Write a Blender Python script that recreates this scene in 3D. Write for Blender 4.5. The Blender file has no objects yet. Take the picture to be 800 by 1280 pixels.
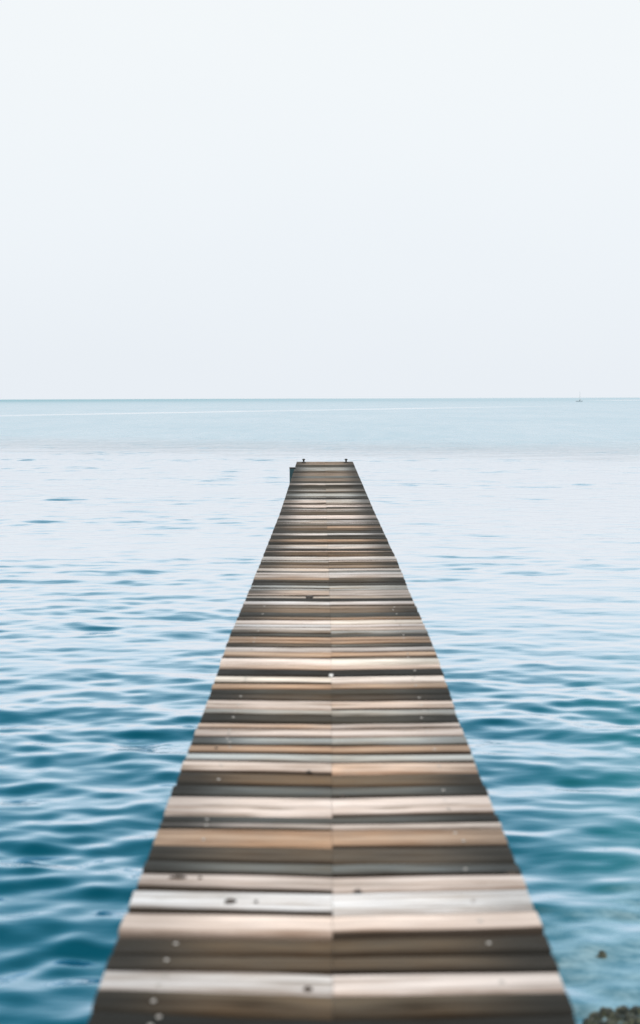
import bpy, bmesh, math, random
import numpy as np
from mathutils import Vector, Matrix, noise as mnoise
random.seed(11); rng = np.random.default_rng(7)
S = bpy.context.scene; C = S.collection
R = math.radians

# ------------------------------------------------------------------ camera
DECK = 0.72                      # deck height over the water (m)
EYE = DECK + 1.53                # eye height over the water
FPX = 1800.0                     # focal length in pixels of an 800 px wide frame
cam_d = bpy.data.cameras.new('camera'); cam = bpy.data.objects.new('camera', cam_d); C.objects.link(cam)
cam_d.sensor_fit = 'HORIZONTAL'; cam_d.sensor_width = 24.0; cam_d.lens = 24.0*FPX/800
cam_d.clip_start = 0.05; cam_d.clip_end = 200000
pitch = math.atan((640-498.2)/FPX)
Rm = Matrix.Rotation(R(90)-pitch, 3, 'X') @ Matrix.Rotation(R(-0.18), 3, 'Z')
cam.matrix_world = Matrix.Translation((0, 0, EYE)) @ Rm.to_4x4()
cam_d.dof.use_dof = True; cam_d.dof.focus_distance = 27.0
cam_d.dof.aperture_fstop = (cam_d.lens/1000)/0.0215
S.camera = cam
def at(px, py, z):
    """point of the horizontal plane z that the photograph shows at px, py"""
    v = Rm @ Vector(((px-400)/FPX, (640-py)/FPX, -1))
    t = (z-EYE)/v.z
    return Vector((v.x*t, v.y*t, z))

# ------------------------------------------------------------------ helpers
def tag(o, label=None, cat=None, group=None, kind=None):
    if label: o['label'] = label
    if cat: o['category'] = cat
    if group: o['group'] = group
    if kind: o['kind'] = kind
    return o
def empty(name, loc=(0, 0, 0)):
    o = bpy.data.objects.new(name, None); C.objects.link(o); o.location = loc; o.empty_display_size = .2; return o
def link(name, me, mat, parent=None, loc=None):
    o = bpy.data.objects.new(name, me); C.objects.link(o)
    if mat: me.materials.append(mat)
    if parent: o.parent = parent
    if loc is not None: o.location = loc
    return o
def from_bm(name, bm, mat, parent=None, loc=None, smooth=False):
    bmesh.ops.recalc_face_normals(bm, faces=bm.faces)
    me = bpy.data.meshes.new(name); bm.to_mesh(me); bm.free()
    if smooth:
        for p in me.polygons: p.use_smooth = True
    return link(name, me, mat, parent, loc)
def bm_box(bm, x0, x1, y0, y1, z0, z1, bev=0.0):
    r = bmesh.ops.create_cube(bm, size=1.0)
    vs = r['verts']
    for v in vs:
        v.co = Vector(((x0+x1)/2+v.co.x*(x1-x0), (y0+y1)/2+v.co.y*(y1-y0), (z0+z1)/2+v.co.z*(z1-z0)))
    if bev:
        es = list({e for v in vs for e in v.link_edges})
        bmesh.ops.bevel(bm, geom=es, offset=bev, segments=2, profile=.6, affect='EDGES')
def bm_lathe(bm, prof, n=16, c=(0, 0, 0)):
    rings = []
    for r, z in prof:
        rings.append([bm.verts.new((c[0]+r*math.cos(2*math.pi*i/n), c[1]+r*math.sin(2*math.pi*i/n), c[2]+z)) for i in range(n)])
    for a, b in zip(rings, rings[1:]):
        for i in range(n): bm.faces.new((a[i], a[(i+1) % n], b[(i+1) % n], b[i]))
    bm.faces.new(rings[0][::-1]); bm.faces.new(rings[-1])

class NT:
    def __init__(s, mat): s.t = mat.node_tree; s.n = s.t.nodes; s.l = s.t.links
    def new(s, typ, ins=None, **kw):
        x = s.n.new(typ)
        for k, v in kw.items(): setattr(x, k, v)
        for k, v in (ins or {}).items():
            if hasattr(v, 'is_output'): s.l.new(v, x.inputs[k])
            else: x.inputs[k].default_value = v
        return x
    def math(s, op, a, b=0.0, clamp=False):
        return s.new('ShaderNodeMath', {0: a, 1: b}, operation=op, use_clamp=clamp).outputs[0]
    def mix(s, f, a, b, blend='MIX'):
        x = s.n.new('ShaderNodeMix'); x.data_type = 'RGBA'; x.blend_type = blend
        for k, v in ((0, f), (6, a), (7, b)):
            if hasattr(v, 'is_output'): s.l.new(v, x.inputs[k])
            else: x.inputs[k].default_value = v
        return x.outputs[2]
    def mapr(s, v, a, b, c=0.0, d=1.0, smooth=False):
        x = s.new('ShaderNodeMapRange', {0: v, 1: a, 2: b, 3: c, 4: d}, clamp=True)
        if smooth: x.interpolation_type = 'SMOOTHSTEP'
        return x.outputs[0]
    def noise(s, vec, scale, detail=3, rough=.55, dim='3D'):
        return s.new('ShaderNodeTexNoise', {'Vector': vec, 'Scale': scale, 'Detail': detail, 'Roughness': rough}).outputs[0]
    def scaled(s, vec, sc, loc=(0, 0, 0)):
        return s.new('ShaderNodeMapping', {0: vec, 1: loc, 3: sc}).outputs[0]
def material(name):
    m = bpy.data.materials.new(name); m.use_nodes = True
    for n in list(m.node_tree.nodes): m.node_tree.nodes.remove(n)
    return m, NT(m)
def rgba(c): return (c[0], c[1], c[2], 1)

# ------------------------------------------------------------------ materials
def mat_wood():
    m, t = material('weathered_wood')
    tone = t.new('ShaderNodeAttribute', attribute_name='tone').outputs['Color']
    uvw = t.new('ShaderNodeAttribute', attribute_name='grain').outputs['Vector']   # (along, across, board seed)
    worn = t.new('ShaderNodeAttribute', attribute_name='worn').outputs['Fac']
    g1 = t.noise(t.scaled(uvw, (2.6, 70, 1)), 1.0, 5, .65)
    g2 = t.noise(t.scaled(uvw, (3.0, 190, 1)), 1.0, 3, .6)
    blot = t.noise(t.scaled(uvw, (5.0, 12, 1)), 1.0, 5, .65)
    patch = t.noise(t.scaled(uvw, (2.0, 16, 1), (5, 3, 1)), 1.0, 3, .5)
    edge = t.new('ShaderNodeAttribute', attribute_name='edge').outputs['Fac']      # grime and painted gap shade along the long edges
    ends = t.new('ShaderNodeAttribute', attribute_name='grime').outputs['Fac']     # dark algae towards the pier sides
    col = t.mix(t.math('MULTIPLY', worn, t.mapr(blot, .3, .75, .0, 1.0)), tone,
                t.mix(1.0, tone, (1.38, 1.23, 1.08, 1), 'MULTIPLY'))
    g0 = t.noise(t.scaled(uvw, (1.5, 26, 1), (1, 7, 3)), 1.0, 4, .62)
    col = t.mix(t.mapr(g0, .5, .66, 0, .95), col, t.mix(1.0, col, (.58, .50, .43, 1), 'MULTIPLY'))
    col = t.mix(t.mapr(g0, .48, .34, 0, .7), col, t.mix(1.0, col, (1.5, 1.5, 1.5, 1), 'MULTIPLY'))
    col = t.mix(t.mapr(g1, .5, .72, 0, .55), col, t.mix(1.0, col, (.42, .36, .31, 1), 'MULTIPLY'))
    col = t.mix(t.mapr(g1, .52, .3, 0, .45), col, t.mix(1.0, col, (1.3, 1.3, 1.28, 1), 'MULTIPLY'))
    col = t.mix(t.mapr(g2, .55, .75, 0, .3), col, t.mix(1.0, col, (.5, .47, .45, 1), 'MULTIPLY'))
    col = t.mix(t.mapr(patch, .59, .70, 0, .7), col, t.mix(1.0, col, (.35, .32, .27, 1), 'MULTIPLY'))
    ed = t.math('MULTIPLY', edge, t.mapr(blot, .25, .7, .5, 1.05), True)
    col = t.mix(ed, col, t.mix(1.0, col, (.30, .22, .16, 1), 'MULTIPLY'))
    col = t.mix(t.mapr(edge, .62, .92, 0, .93), col, (.026, .020, .015, 1))  # shade of the gaps painted near black on edges and front faces
    en = t.math('MULTIPLY', ends, t.mapr(patch, .3, .62, .72, 1.0), True)
    col = t.mix(en, col, (.022, .022, .020, 1))
    rough = t.mapr(blot, .3, .7, .55, .8)
    h = t.math('ADD', t.math('MULTIPLY', g1, .7), t.math('MULTIPLY', g2, .3))
    bump = t.new('ShaderNodeBump', {'Strength': .35, 'Distance': .004, 'Height': h})
    b = t.new('ShaderNodeBsdfPrincipled', {'Base Color': col, 'Roughness': rough, 'Normal': bump.outputs[0], 'Specular IOR Level': .06})
    o = t.new('ShaderNodeOutputMaterial'); t.l.new(b.outputs[0], o.inputs[0]); return m
def mat_plain(name, a, b, scale=8, rough=.6, metal=0.0, bump=.2, dist=.01, lo=.35):
    m, t = material(name)
    co = t.new('ShaderNodeTexCoord').outputs['Object']
    n = t.noise(co, scale, 6, .6)
    n2 = t.noise(co, scale*4.3, 3, .6)
    col = t.mix(t.mapr(n, lo, lo+.3), rgba(a), rgba(b))
    col = t.mix(t.mapr(n2, .5, .75, 0, .4), col, t.mix(1.0, col, (.5, .5, .5, 1), 'MULTIPLY'))
    bp = t.new('ShaderNodeBump', {'Strength': bump, 'Distance': dist, 'Height': n2})
    p = t.new('ShaderNodeBsdfPrincipled', {'Base Color': col, 'Roughness': rough, 'Metallic': metal, 'Normal': bp.outputs[0]})
    o = t.new('ShaderNodeOutputMaterial'); t.l.new(p.outputs[0], o.inputs[0]); return m

def mat_water():
    m, t = material('sea_water')
    pos = t.new('ShaderNodeNewGeometry').outputs['Position']
    sx = t.new('ShaderNodeSeparateXYZ', {0: pos}); X, Y = sx.outputs[0], sx.outputs[1]
    # --- wind line: past it the water is rippled by a light breeze
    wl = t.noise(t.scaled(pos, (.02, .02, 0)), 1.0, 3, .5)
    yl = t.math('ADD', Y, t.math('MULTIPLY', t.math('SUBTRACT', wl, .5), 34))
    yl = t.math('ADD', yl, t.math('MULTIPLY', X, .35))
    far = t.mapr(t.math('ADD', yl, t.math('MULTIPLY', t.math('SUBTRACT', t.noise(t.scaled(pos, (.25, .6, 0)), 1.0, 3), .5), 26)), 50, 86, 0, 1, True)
    # --- water body colour: deep blue, greener over the shallows by the shore on the right
    sh = t.math('ADD', t.math('MULTIPLY', X, 1.0), t.math('MULTIPLY', Y, -.22))
    sh = t.math('ADD', sh, t.math('MULTIPLY', t.math('SUBTRACT', t.noise(t.scaled(pos, (.8, .5, 0)), 1.0, 2), .5), .8))
    shallow = t.mapr(sh, -1.0, .5, 0, 1, True)
    col = t.mix(shallow, (.003, .064, .100, 1), (.007, .108, .114, 1))
    # stony bed showing through close to the rocks
    bx = t.math('ADD', t.math('MULTIPLY', X, 1.3), t.math('MULTIPLY', Y, -1.0))
    bx = t.math('ADD', bx, t.math('MULTIPLY', t.math('SUBTRACT', t.noise(t.scaled(pos, (2, 2, 0)), 1.0, 3), .5), .6))
    bed = t.mapr(bx, -5.0, -4.35, 0, 1, True)
    bn = t.noise(t.scaled(pos, (7, 11, 0)), 1.0, 5, .65)
    bedcol = t.mix(t.mapr(bn, .36, .66), (.05, .13, .16, 1), (.29, .41, .45, 1))
    col = t.mix(bed, col, bedcol)
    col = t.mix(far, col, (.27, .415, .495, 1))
    dk = t.math('MULTIPLY', t.mapr(Y, 420, 1500, 0, 1), t.mapr(X, 400, -600, .35, 1))
    col = t.mix(t.math('MULTIPLY', dk, .75), col, (.06, .27, .33, 1))
    # --- ripples too small for the mesh
    r1 = t.noise(t.scaled(pos, (2.2, 7.0, 1)), 1.0, 3, .5)
    r2 = t.noise(t.scaled(pos, (.9, 2.4, 1)), 1.0, 4, .55)
    near_amt = t.mapr(Y, 12, 60, .22, .40)
    b1 = t.new('ShaderNodeBump', {'Strength': near_amt, 'Distance': .03, 'Height': r1}).outputs[0]
    b2 = t.new('ShaderNodeBump', {'Strength': t.mapr(Y, 10, 60, 0, .45), 'Distance': .12, 'Height': r2, 'Normal': b1}).outputs[0]
    fr = t.new('ShaderNodeFresnel', {'IOR': 1.5, 'Normal': b2}).outputs[0]
    k = t.math('MULTIPLY', t.mapr(fr, .05, .36, 0.0, .95), t.mapr(far, 0, 1, 1, .56), True)
    fn = t.math('ADD', t.noise(t.scaled(pos, (.7, .16, 0)), 1.0, 3, .7), t.noise(t.scaled(pos, (.10, .03, 0), (3, 8, 1)), 1.0, 3, .6))
    k = t.math('ADD', k, t.math('MULTIPLY', t.math('MULTIPLY', t.math('SUBTRACT', fn, 1.0), far), .38), True)
    k = t.math('MULTIPLY', k, t.math('SUBTRACT', 1.0, t.math('MULTIPLY', dk, .42)))
    # smooth pale slicks and old wakes lying across the far water
    def streak(x0, y0, x1, y1, w):
        u = t.math('SUBTRACT', Y, t.math('ADD', t.math('MULTIPLY', X, (y1-y0)/(x1-x0)), y0-x0*(y1-y0)/(x1-x0)))
        d = t.mapr(t.math('ABSOLUTE', u), 0, w, 1, 0, True)
        br = t.noise(t.scaled(pos, (.03, .004, 0)), 1.0, 3)
        e = t.math('MULTIPLY', t.mapr(X, x0-20, x0+12), t.mapr(X, x1+25, x1-25))
        return t.math('MULTIPLY', t.math('MULTIPLY', d, e), t.mapr(br, .25, .5, .45, 1))
    P0, P1 = at(60, 518.5, 0), at(400, 512.5, 0); P2, P3 = at(400, 512.5, 0), at(640, 508.5, 0)
    P4, P5 = at(752, 500.4, 0), at(830, 499.9, 0)
    st = t.math('MAXIMUM', streak(P0.x, P0.y, P1.x, P1.y, 16), t.math('MULTIPLY', streak(P2.x, P2.y, P3.x, P3.y, 18), .7))
    st = t.math('MAXIMUM', st, streak(P4.x, P4.y, P5.x, P5.y, 170))
    k = t.math('ADD', k, t.math('MULTIPLY', st, .8), True)
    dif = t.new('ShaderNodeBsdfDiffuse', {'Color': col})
    gl = t.new('ShaderNodeBsdfGlossy', {'Color': t.mix(t.mapr(fr, .10, .52), (.16, .56, .82, 1), (.975, .98, 1, 1)), 'Roughness': t.mapr(far, 0, 1, .04, .2), 'Normal': b2})  # upper-sky blue painted into the gloss colour where the view is steep
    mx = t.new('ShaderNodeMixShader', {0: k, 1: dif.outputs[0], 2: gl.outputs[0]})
    o = t.new('ShaderNodeOutputMaterial'); t.l.new(mx.outputs[0], o.inputs[0]); return m

WOOD = mat_wood()
TIMBER = mat_plain('dark_wet_timber', (.05, .042, .034), (.11, .095, .075), 14, .7, bump=.5)
STEEL = mat_plain('pale_screw_metal', (.34, .32, .30), (.46, .44, .41), 60, .4, .3)
KNOT = mat_plain('dark_knot', (.018, .012, .008), (.05, .033, .02), 40, .7)
IRON = mat_plain('dark_iron', (.03, .032, .035), (.07, .065, .06), 30, .5, .6)
RUBBER = mat_plain('dark_teal_paint', (.012, .045, .055), (.02, .065, .075), 10, .6)
ROCK = mat_plain('mossy_rock', (.016, .024, .020), (.27, .28, .16), 2.2, .4, bump=.7, dist=.02, lo=.47)
SHORE = mat_plain('shore_gravel', (.12, .11, .09), (.28, .26, .22), 9, .85, bump=.8, dist=.03)
HULL = mat_plain('hazed_boat_grey', (.30, .34, .36), (.36, .40, .42), 1, .6)  # distance haze painted into the hull colour
MAST = mat_plain('hazed_mast_grey', (.40, .44, .46), (.45, .49, .5), 1, .5)  # mast colour paled with the same painted haze
WATER = mat_water()

# ------------------------------------------------------------------ pier
# visible bands of the decking: photo row where each begins (at the middle seam), tone left, tone right
P = (.68, .60, .56); W = (.60, .59, .59); T = (.40, .295, .22); G = (.15, .165, .165); L = (.36, .38, .38)
B = (.125, .095, .066); O = (.060, .056, .046); D = (.022, .023, .022); N = (.075, .08, .078); K = (.24, .20, .165)
bands = [(577, K, K), (581, O, O), (584, L, L), (588, O, K), (591, K, K), (595, G, G), (598, K, K), (601, O, O), (604, P, L), (606, O, O),
 (611, L, K), (614, O, O), (617, L, L), (622, D, D), (624, P, L), (629, B, O), (631, P, P), (634, O, O), (636, P, L), (639, B, O),
 (644, P, P), (648, O, O), (651, L, P), (655, O, O), (657, K, T), (660, B, B), (663, O, O), (666, W, W), (669, O, O), (674, T, T), (677, O, B),
 (681, L, P), (685, D, D), (688, P, T), (690, B, B), (696, L, P), (703, B, B), (707, K, K), (710, L, P), (714, O, L), (716, P, W), (722, T, O), (725, O, O),
 (728, N, O), (732, L, L), (738, B, P), (742, T, W), (745, L, T), (748, D, D), (752, W, P), (757, K, K), (762, K, B), (766, N, N), (771, B, T), (775, P, P),
 (780, W, P), (788, K, L), (792, O, N), (796, T, T), (805, B, G), (809, P, W), (815, T, T), (821, B, K), (824, P, P), (831, T, P), (836, D, D), (846, P, P), (854, T, T),
 (861, O, O), (868, B, D), (877, P, T), (887, L, L), (893, O, O), (905, T, P), (912, P, P), (922, G, L), (932, T, T), (943, L, L), (954, P, T), (967, B, B),
 (984, G, N), (997, P, P), (1020, N, N), (1030, N, P), (1036, T, T), (1059, B, N), (1079, G, G), (1096, P, P), (1117, W, W), (1142, P, P), (1172, B, O), (1194, B, O),
 (1217, W, P), (1245, B, O), (1271, D, D), (1297, K, K), (1322, G, G), (1350, B, B)]
edges = [(577, 371, 441), (640, 350.5, 468), (700, 327, 496), (750, 306.5, 516), (800, 285, 539), (877, 259, 566), (905, 248.5, 575), (980, 219, 604.5), (1080, 181, 647),
 (1180, 143, 686), (1280, 108, 722), (1400, 62, 768)]
def edge_x(py):
    for a, b in zip(edges, edges[1:]):
        if py <= b[0] or b is edges[-1]:
            f = (py-a[0])/(b[0]-a[0]); return a[1]+f*(b[1]-a[1]), a[2]+f*(b[2]-a[2])
seam_px = [(577, 406), (800, 414), (1280, 416)]
rows = []     # y far, y near, tones, in metres, one per plank row
for i, (py, tl, tr) in enumerate(bands):
    pn = bands[i+1][0] if i+1 < len(bands) else py+28
    yf, yn = at(410, py, DECK).y, at(410, pn, DECK).y
    n = max(1, round((yf-yn)/.17)) if py < 1260 else 1
    for j in range(n):
        rows.append((yf-(yf-yn)*j/n, yf-(yf-yn)*(j+1)/n, tl, tr, py+(pn-py)*(j+.5)/n))
pier = empty('pier', (0, 0, 0))
tag(pier, 'long narrow weathered wooden pier running straight out over the sea', 'pier')
NSEG = 14
def board_geo(x_in, x_out, yf, yn, slope, z, th, tone, seed, wear, tiltv=0.0, grime=.3):
    """one deck board from the seam (x_in) to the pier edge (x_out); verts, faces, attributes"""
    ph = [(0.0, -.9), (.06, -.18), (.2, 0), (.38, .10), (.62, .10), (.86, 0), (.95, -.18), (1.0, -.9)]     # across: 0 near .. 1 far edge, cupped top
    vs, fs, gr, wn, eg, gm = [], [], [], [], [], []
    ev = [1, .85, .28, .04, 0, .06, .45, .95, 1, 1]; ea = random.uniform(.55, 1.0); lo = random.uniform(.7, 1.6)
    bow = random.uniform(-.004, .004); cup = random.uniform(-.003, .004); tilt = tiltv
    chip = random.uniform(.2, 1.0)
    for s in range(NSEG+1):
        u = s/NSEG; x = x_in+(x_out-x_in)*u
        wob = .0035*mnoise.noise((x*2.1, seed*3.7, 0)); wob2 = .006*mnoise.noise((x*1.7, seed*1.3, 5))*chip
        dy = slope*u*abs(x_out-x_in)
        y0, y1 = yn+dy+wob2+bow*math.sin(math.pi*u), yf+dy+wob+bow*math.sin(math.pi*u)
        ring = []
        for f, pz in ph:
            y = y0+(y1-y0)*f
            zz = z+pz*(th*.12 if pz <= 0 and pz > -.5 else (cup if pz > 0 else 0))+tilt*(f-.5)
            if pz < -.5: zz = z-th*.30+tilt*(f-.5)
            zz += .0022*mnoise.noise((x*3, f*2, seed))
            ring.append((x, y, zz))
        ring.append((x, y1, z-th)); ring.append((x, y0, z-th))
        for q, c in enumerate(ring):
            vs.append(c); gr.append((u*abs(x_out-x_in)+seed*7.3, (q*.17 if q > 7 else ph[q][0]*(yf-yn))+seed*1.9, seed*.61))
            wn.append(max(0.0, 1-u**2*1.25)*wear)
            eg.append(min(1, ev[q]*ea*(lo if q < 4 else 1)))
            gq = min(1, max(0, (u-.45)/.5)); gm.append(grime*gq*gq*(3-2*gq))
    n = 10
    for s in range(NSEG):
        for q in range(n):
            a, b = s*n+q, s*n+(q+1) % n
            fs.append((a, b, b+n, a+n))
    fs.append(tuple(range(n))[::-1]); fs.append(tuple(NSEG*n+q for q in range(n)))
    return vs, fs, gr, wn, [tone]*len(vs), eg, gm
def board_mesh(name, geos):
    V, F, GR, WN, TN, EG, GM = [], [], [], [], [], [], []
    for vs, fs, gr, wn, tn, eg, gm in geos:
        EG += eg; GM += gm
        o = len(V); V += vs; F += [tuple(i+o for i in f) for f in fs]; GR += gr; WN += wn; TN += tn
    me = bpy.data.meshes.new(name); me.from_pydata(V, [], F)
    bm = bmesh.new(); bm.from_mesh(me); bmesh.ops.recalc_face_normals(bm, faces=bm.faces); bm.to_mesh(me); bm.free()
    a = me.attributes.new('tone', 'FLOAT_COLOR', 'POINT'); a.data.foreach_set('color', np.array([(*c, 1) for c in TN], np.float32).ravel())
    a = me.attributes.new('grain', 'FLOAT_VECTOR', 'POINT'); a.data.foreach_set('vector', np.array(GR, np.float32).ravel())
    a = me.attributes.new('worn', 'FLOAT', 'POINT'); a.data.foreach_set('value', np.array(WN, np.float32))
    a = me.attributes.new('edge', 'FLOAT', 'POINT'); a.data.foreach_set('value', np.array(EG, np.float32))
    a = me.attributes.new('grime', 'FLOAT', 'POINT'); a.data.foreach_set('value', np.array(GM, np.float32))
    for p in me.polygons: p.use_smooth = len(p.vertices) == 4
    me.set_sharp_from_angle(angle=R(50))
    return me
def vary(c, k=.14):
    f = 1+random.uniform(-k, k); w = random.uniform(-.04, .04)
    return (min(.75, c[0]*f*(1+w)), min(.75, c[1]*f), min(.75, c[2]*f*(1-w)))
screw_bm = bmesh.new(); bm_lathe(screw_bm, [(.0074, 0), (.0074, .0012), (.0054, .003), (.0025, .0036)], 12)
screw_me = None
halves = []
n_solo = 50
rows.sort(key=lambda r: r[0])           # nearest first
far_geos = []
for i, (yf, yn, tl, tr, py) in enumerate(rows):
    exl, exr = edge_x(py)
    pt_l, pt_r = at(exl, py, DECK), at(exr, py, DECK)
    sp = 406+(py-577)/(800-577)*8 if py < 800 else 414+(py-800)/480*2
    xm = at(sp, py, DECK).x
    xl, xr = at(exl, py, DECK).x+random.uniform(-.003, .003), at(exr, py, DECK).x+random.uniform(-.003, .003)
    rowf = random.uniform(.84, 1.16); sw = random.choice((.35, .8, .9, .95)); g = random.uniform(.012, .030); zrow = DECK+random.uniform(-.0028, .0028); tv = random.uniform(-.007, .007)
    for side, tone in ((-1, tl), (1, tr)):
        th = .034; z = zrow+random.uniform(-.001, .001)
        lum = sum(tone)/3; gr_ = (.95 if lum < .18 else .75 if lum < .3 else random.choice((.1, .15, .35)))
        if yf > 14: gr_ = max(gr_, .8)
        elif yf > 9: gr_ = max(gr_, .35)
        xo = xl if side < 0 else xr
        slope = (.065 if side < 0 else .04)*(1.0 if yf < 14 else .5)+random.uniform(-.010, .010)+.022*math.sin(i*.83+side)
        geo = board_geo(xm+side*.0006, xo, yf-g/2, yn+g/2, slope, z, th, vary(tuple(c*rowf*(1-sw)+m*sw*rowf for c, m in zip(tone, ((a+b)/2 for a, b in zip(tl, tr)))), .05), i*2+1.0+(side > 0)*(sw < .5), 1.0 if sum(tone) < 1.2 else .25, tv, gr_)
        if i >= n_solo: far_geos.append(geo); continue
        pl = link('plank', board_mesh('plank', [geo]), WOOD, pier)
        # screws near the outer end, where the stringer runs
        wdt = abs(xo-xm); ks = 1 if random.random() < .8 else 2
        if random.random() < .62:
            for q in range(ks):
                u = 1-(.135+random.uniform(-.014, .014))/wdt*1.0 - .05
                f = random.uniform(.35, .65) if ks == 1 else (.28+.44*q)
                x = xm+side*u*wdt
                y = yn+(yf-yn)*f+slope*u*wdt
                if screw_me is None:
                    so = from_bm('screw', screw_bm, STEEL, pl, (x, y, z+.0005), True); screw_me = so.data
                else:
                    so = bpy.data.objects.new('screw', screw_me); C.objects.link(so); so.parent = pl; so.location = (x, y, z+.0005)
        halves.append((pl, min(xm, xo), max(xm, xo), yn, yf, z, slope, xm))
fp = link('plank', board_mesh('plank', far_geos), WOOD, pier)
tag(fp, 'distant deck boards of the pier merging into fine stripes', kind='stuff')
# knots, notches and chips at the board edges
def knot(px, py, rx, ry, mat=KNOT, name='knot'):
    p = at(px, py, DECK)
    best = None
    for h in halves:
        if h[1] <= p.x <= h[2]:
            yc = (h[3]+h[4])/2+h[6]*abs(p.x-h[7])
            d = abs(yc-p.y)
            if best is None or d < best[0]: best = (d, h)
    if not best: return
    h = best[1]; bm = bmesh.new(); n = 14; a = []
    top = bm.verts.new((0, 0, .005))
    for i in range(n):
        k = 1+.3*mnoise.noise((math.cos(i*.45)*2, math.sin(i*.45)*2, px))
        a.append(bm.verts.new((rx*k*math.cos(2*math.pi*i/n), ry*k*math.sin(2*math.pi*i/n), -.004)))
    for i in range(n): bm.faces.new((a[i], a[(i+1) % n], top))
    bm.faces.new(a[::-1])
    from_bm(name, bm, mat, h[0], (p.x, p.y, h[5]+.003), True)
for px, py, rx, ry in ((385, 1237, .016, .022), (447, 1115, .014, .018), (288, 1127, .022, .022), (222, 1098, .03, .018), (320, 1128, .008, .01), (429, 996, .014, .03),
                       (386, 965, .011, .03), (387, 746, .03, .12), (270, 936, .012, .02), (640, 1092, .03, .02), (250, 1099, .008, .01)):
    knot(px, py, rx, ry)
knot(414, 843.5, .017, .045, mat_plain('bird_dropping', (.7, .7, .68), (.78, .78, .77), 50, .8), 'dropping')

# substructure: two stringers, cross beams and pairs of round piles
Y0, Y1 = rows[0][1]-.1, rows[-1][0]
cx = lambda y: at(406, 577, DECK).x*(y/Y1)*.9 + .01
for s in (-1, 1):
    bm = bmesh.new(); r = bmesh.ops.create_cube(bm, size=1)
    for v in r['verts']:
        far_end = v.co.y > 0
        y = Y1-.06 if far_end else Y0
        v.co = Vector((cx(y)+s*(.52 if far_end else .47)+v.co.x*.08, y, DECK-.115+v.co.z*.145))
    from_bm('stringer', bm, TIMBER, pier)
y = Y0+.6
while y < Y1:
    bm = bmesh.new(); bm_box(bm, cx(y)-.66, cx(y)+.66, y-.06, y+.06, DECK-.34, DECK-.195, .008)
    from_bm('crossbeam', bm, TIMBER, pier)
    for s in (-1, 1):
        bm = bmesh.new(); bm_lathe(bm, [(.085, -1.6), (.08, -.2), (.075, DECK-.345)], 16, (cx(y)+s*.42, y, 0))
        from_bm('pile', bm, TIMBER, pier, smooth=False)
    y += 3.1
# mooring pegs at the far end: stem, collar and knob
for px in (379.6, 432.6):
    p = at(px, 578.6, DECK); bm = bmesh.new()
    bm_lathe(bm, [(.05, 0), (.05, .015), (.022, .022), (.02, .06), (.034, .066), (.038, .080), (.028, .092), (.01, .098)], 14)
    from_bm('mooring_peg', bm, IRON, pier, (p.x, p.y, p.z+.003), True)

# dark fender box hanging on the left side near the far end
p = at(369.5, 588, DECK)
fd = empty('fender', (p.x-.075, p.y+.6, 0))
tag(fd, 'dark teal capped fender box on the left side near the far end of the pier', 'fender')
bm = bmesh.new(); bm_box(bm, -.065, .065, -.10, .10, .38, .735, .012); from_bm('fender_body', bm, RUBBER, fd)
bm = bmesh.new(); bm_box(bm, -.072, .07, -.11, .11, .737, .757, .006); from_bm('fender_cap', bm, IRON, fd)

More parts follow.
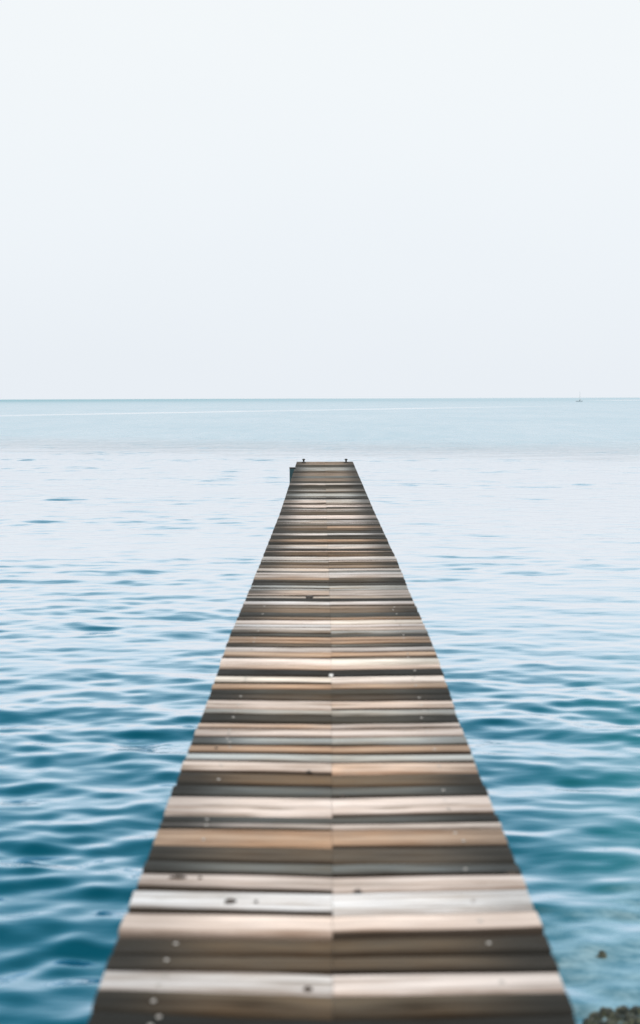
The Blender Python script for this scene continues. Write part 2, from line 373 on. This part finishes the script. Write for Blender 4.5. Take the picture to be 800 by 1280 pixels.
# ------------------------------------------------------------------ water
def build_water():
    d = 1.9*np.exp(np.linspace(0, math.log(170/1.9), 1500))
    d = np.concatenate([d, 170*np.exp(np.linspace(0, math.log(90000/170), 60))[1:]])
    nu = 560; u = np.linspace(-1, 1, nu)
    u = np.sign(u)*np.abs(u)**1.25
    D2, U = np.meshgrid(d, u, indexing='ij')
    hw = .55*D2+3.2
    X = U*hw; Y = D2.copy()
    dd = np.gradient(d)[:, None]; dx = (np.gradient(u)[None, :]*hw)
    Z = np.zeros_like(X); DX = np.zeros_like(X); DY = np.zeros_like(X)
    n = 190
    lam = np.exp(rng.uniform(math.log(.16), math.log(1.4), n))
    ang = rng.normal(.12, .50, n)
    ph = rng.uniform(0, 2*math.pi, n)
    # slowly varying wave groups leave smooth and lively areas
    grp = np.zeros_like(X)
    for _ in range(9):
        l = rng.uniform(2.2, 9); a = rng.normal(0, .5)
        grp += np.sin(2*math.pi/l*(X*np.sin(a)*.6+Y*np.cos(a))+rng.uniform(0, 6.28))
    grp = np.clip(1+.22*grp/1.5, .55, 1.6)
    calm = np.interp(Y, [0, 6, 9, 13, 20, 35, 60], [1.22, 1.08, .62, .40, .35, .46, .66])*(1-.32*np.clip(X/(.2*Y+.5), -.2, 1))
    lam = np.concatenate([lam, rng.uniform(.14, .38, 70)]); ang = np.concatenate([ang, rng.normal(0, .95, 70)]); ph = np.concatenate([ph, rng.uniform(0, 6.28, 70)])
    for L_, a, p0 in zip(lam, ang, ph):
        k = 2*math.pi/L_
        slope = .0165*(L_/.5)**(.12 if L_ < .5 else -.15)
        A = slope/k
        fade = np.clip((L_/np.maximum(np.maximum(dd, dx*.6), 1e-6)-3)/3, 0, 1)
        arg = k*(X*math.sin(a)+Y*math.cos(a))+p0
        w = A*grp*calm*fade
        s, c = np.sin(arg), np.cos(arg)
        Z += w*c; DX -= .12*w*s*math.sin(a); DY -= .12*w*s*math.cos(a)
    X = X+DX; Y = Y+DY-1.1*Z        # the little waves run towards the shore: steep fronts, long backs
    nr, nc = X.shape
    co = np.stack([X, Y, Z], -1).reshape(-1, 3).astype(np.float32)
    i = np.arange((nr-1)*(nc-1)); r_, c_ = i//(nc-1), i % (nc-1)
    a = r_*nc+c_; q = np.stack([a, a+1, a+nc+1, a+nc], -1).astype(np.int32)
    me = bpy.data.meshes.new('sea'); me.vertices.add(len(co)); me.vertices.foreach_set('co', co.ravel())
    me.loops.add(q.size); me.loops.foreach_set('vertex_index', q.ravel())
    me.polygons.add(len(q)); me.polygons.foreach_set('loop_start', np.arange(0, q.size, 4, dtype=np.int32))
    me.update(calc_edges=True); me.polygons.foreach_set('use_smooth', np.ones(len(q), bool)); me.validate()
    o = link('water', me, WATER); tag(o, 'calm pale blue sea with soft ripples reaching a sharp horizon', kind='structure'); return o
build_water()

# shore bed that rises behind the camera and dips under the water
bm = bmesh.new(); nx, ny = 60, 40; grid = []
for j in range(ny+1):
    row = []
    for i in range(nx+1):
        x = -30+60*i/nx; y = -16+26*j/ny
        z = .9-.5*max(0, (y+14))*.145+.08*mnoise.noise((x*.6, y*.6, 0))-.04
        z = min(z, .25) if y > -2 else z
        row.append(bm.verts.new((x, y, z-.28 if y > 1 else z-.28)))
    grid.append(row)
for j in range(ny):
    for i in range(nx): bm.faces.new((grid[j][i], grid[j][i+1], grid[j+1][i+1], grid[j+1][i]))
tag(from_bm('shore', bm, SHORE, None, smooth=True), kind='structure')

# ------------------------------------------------------------------ rocks in the shallows, right of the pier
def rock_mesh(seed, rough=.35):
    bm = bmesh.new(); bmesh.ops.create_icosphere(bm, subdivisions=4, radius=1)
    for v in bm.verts:
        n = v.co.normalized()
        k = 1+rough*mnoise.noise(n*1.3+Vector((seed*3.1, 0, 0)))+.16*mnoise.noise(n*3.6+Vector((0, seed, 0)))+.05*mnoise.noise(n*9+Vector((0, 0, seed)))
        v.co = n*k
    return bm
rocks = [(753, 1195, .034, .026, .036, 'small dark rock tip poking out of the shallows beside the pier'),
 (737, 1279, .030, .03, .035, 'mossy stone nearest the pier edge at the bottom right corner'),
 (746, 1270, .026, .03, .030, 'little wet stone just behind the stone nearest the pier edge'),
 (757, 1267, .034, .03, .040, 'rounded mossy stone at the middle of the shore cluster'),
 (768, 1272, .030, .03, .034, 'dark stone between two larger mossy stones in the shore cluster'),
 (778, 1265, .034, .03, .036, 'tallest mossy stone at the top of the shore cluster'),
 (787, 1273, .030, .03, .034, 'low mossy stone right of the tallest stone in the cluster'),
 (799, 1264, .034, .03, .040, 'mossy stone at the right border of the photo'),
 (760, 1284, .042, .04, .042, 'mossy stone cut by the bottom border in the middle of the cluster'),
 (778, 1286, .036, .035, .040, 'dark stone cut by the bottom border under the tallest stone'),
 (798, 1284, .046, .04, .050, 'wet mossy stone in the very bottom right corner')]
for i, (px, py, rx, ry, rz, lab) in enumerate(rocks):
    p = at(px, py, 0)
    o = from_bm('rock', rock_mesh(i+1), ROCK, None, (p.x, p.y, -.012), True)
    o.scale = (rx, ry, rz*.8); o.rotation_euler = (0, 0, random.uniform(0, 6))
    tag(o, lab, 'rock', 'rocks at the water edge')

# ------------------------------------------------------------------ boat far out
p = at(724, 502.2, 0); bt = empty('boat', (p.x, p.y, 0))
tag(bt, 'tiny haze-greyed boat with a thin mast far out near the horizon on the right', 'boat')
k = p.y/FPX                      # metres per photo pixel out there
L_, bm = 8.6*k, bmesh.new()
st = []
for i in range(13):
    u = i/12; x = (u-.5)*L_; b = .16*L_*(1-abs(2*u-1)**2.6)+.02; sh_ = .09*L_*(1+.8*abs(2*u-1)**2)
    st.append([bm.verts.new(c) for c in ((x, -b, sh_), (x, -b*.7, -.15), (x, 0, -.45), (x, b*.7, -.15), (x, b, sh_), (x, 0, sh_*.9))])
for a, b in zip(st, st[1:]):
    for q in range(6): bm.faces.new((a[q], a[(q+1) % 6], b[(q+1) % 6], b[q]))
bm.faces.new(st[0][::-1]); bm.faces.new(st[-1])
from_bm('hull', bm, HULL, bt)
bm = bmesh.new(); bm_box(bm, -.02*L_, .18*L_, -.08*L_, .08*L_, .08*L_, .30*L_, .03*L_); from_bm('cabin', bm, HULL, bt)
bm = bmesh.new(); bm_lathe(bm, [(.028*L_, .05*L_), (.024*L_, .8*L_), (.012*L_, 1.5*L_)], 10, (.10*L_, 0, 0)); from_bm('mast', bm, MAST, bt)

# ------------------------------------------------------------------ sky and sun: bright thin overcast
w = bpy.data.worlds.new('World'); S.world = w; w.use_nodes = True
t = NT(w); bg = t.n['Background']
SUN_EL, SUN_AZ = R(52), R(200)       # azimuth from +Y, clockwise: behind the camera, slightly left
sky = t.new('ShaderNodeTexSky', sky_type='NISHITA', sun_disc=False, sun_elevation=SUN_EL, sun_rotation=SUN_AZ, dust_density=4.0, air_density=1.0)
tc = t.new('ShaderNodeTexCoord').outputs['Generated']
z = t.new('ShaderNodeSeparateXYZ', {0: tc}).outputs[2]
cl = t.noise(t.scaled(tc, (1.2, 1.2, 3)), 1.0, 4, .55)
deck = t.mix(t.mapr(z, 0, .28, 0, 1, True), (8.85, 9.33, 9.86, 1), (9.5, 9.85, 10.0, 1))
deck = t.mix(t.mapr(cl, .35, .65), t.mix(1.0, deck, (.975, .98, .985, 1), 'MULTIPLY'), deck)
t.l.new(t.mix(.93, sky.outputs[0], deck), bg.inputs[0]); bg.inputs[1].default_value = .1
sd = bpy.data.lights.new('sun', 'SUN'); sd.energy = 1.9; sd.angle = R(20); sd.color = (1, .96, .9)
so = bpy.data.objects.new('sun', sd); C.objects.link(so)
dirv = Vector((math.sin(SUN_AZ)*math.cos(SUN_EL), math.cos(SUN_AZ)*math.cos(SUN_EL), math.sin(SUN_EL)))
so.rotation_euler = dirv.to_track_quat('Z', 'Y').to_euler()

S.view_settings.view_transform = 'Standard'; S.view_settings.look = 'None'
S.view_settings.exposure = 0; S.view_settings.gamma = 1
S.cycles.use_denoising = True
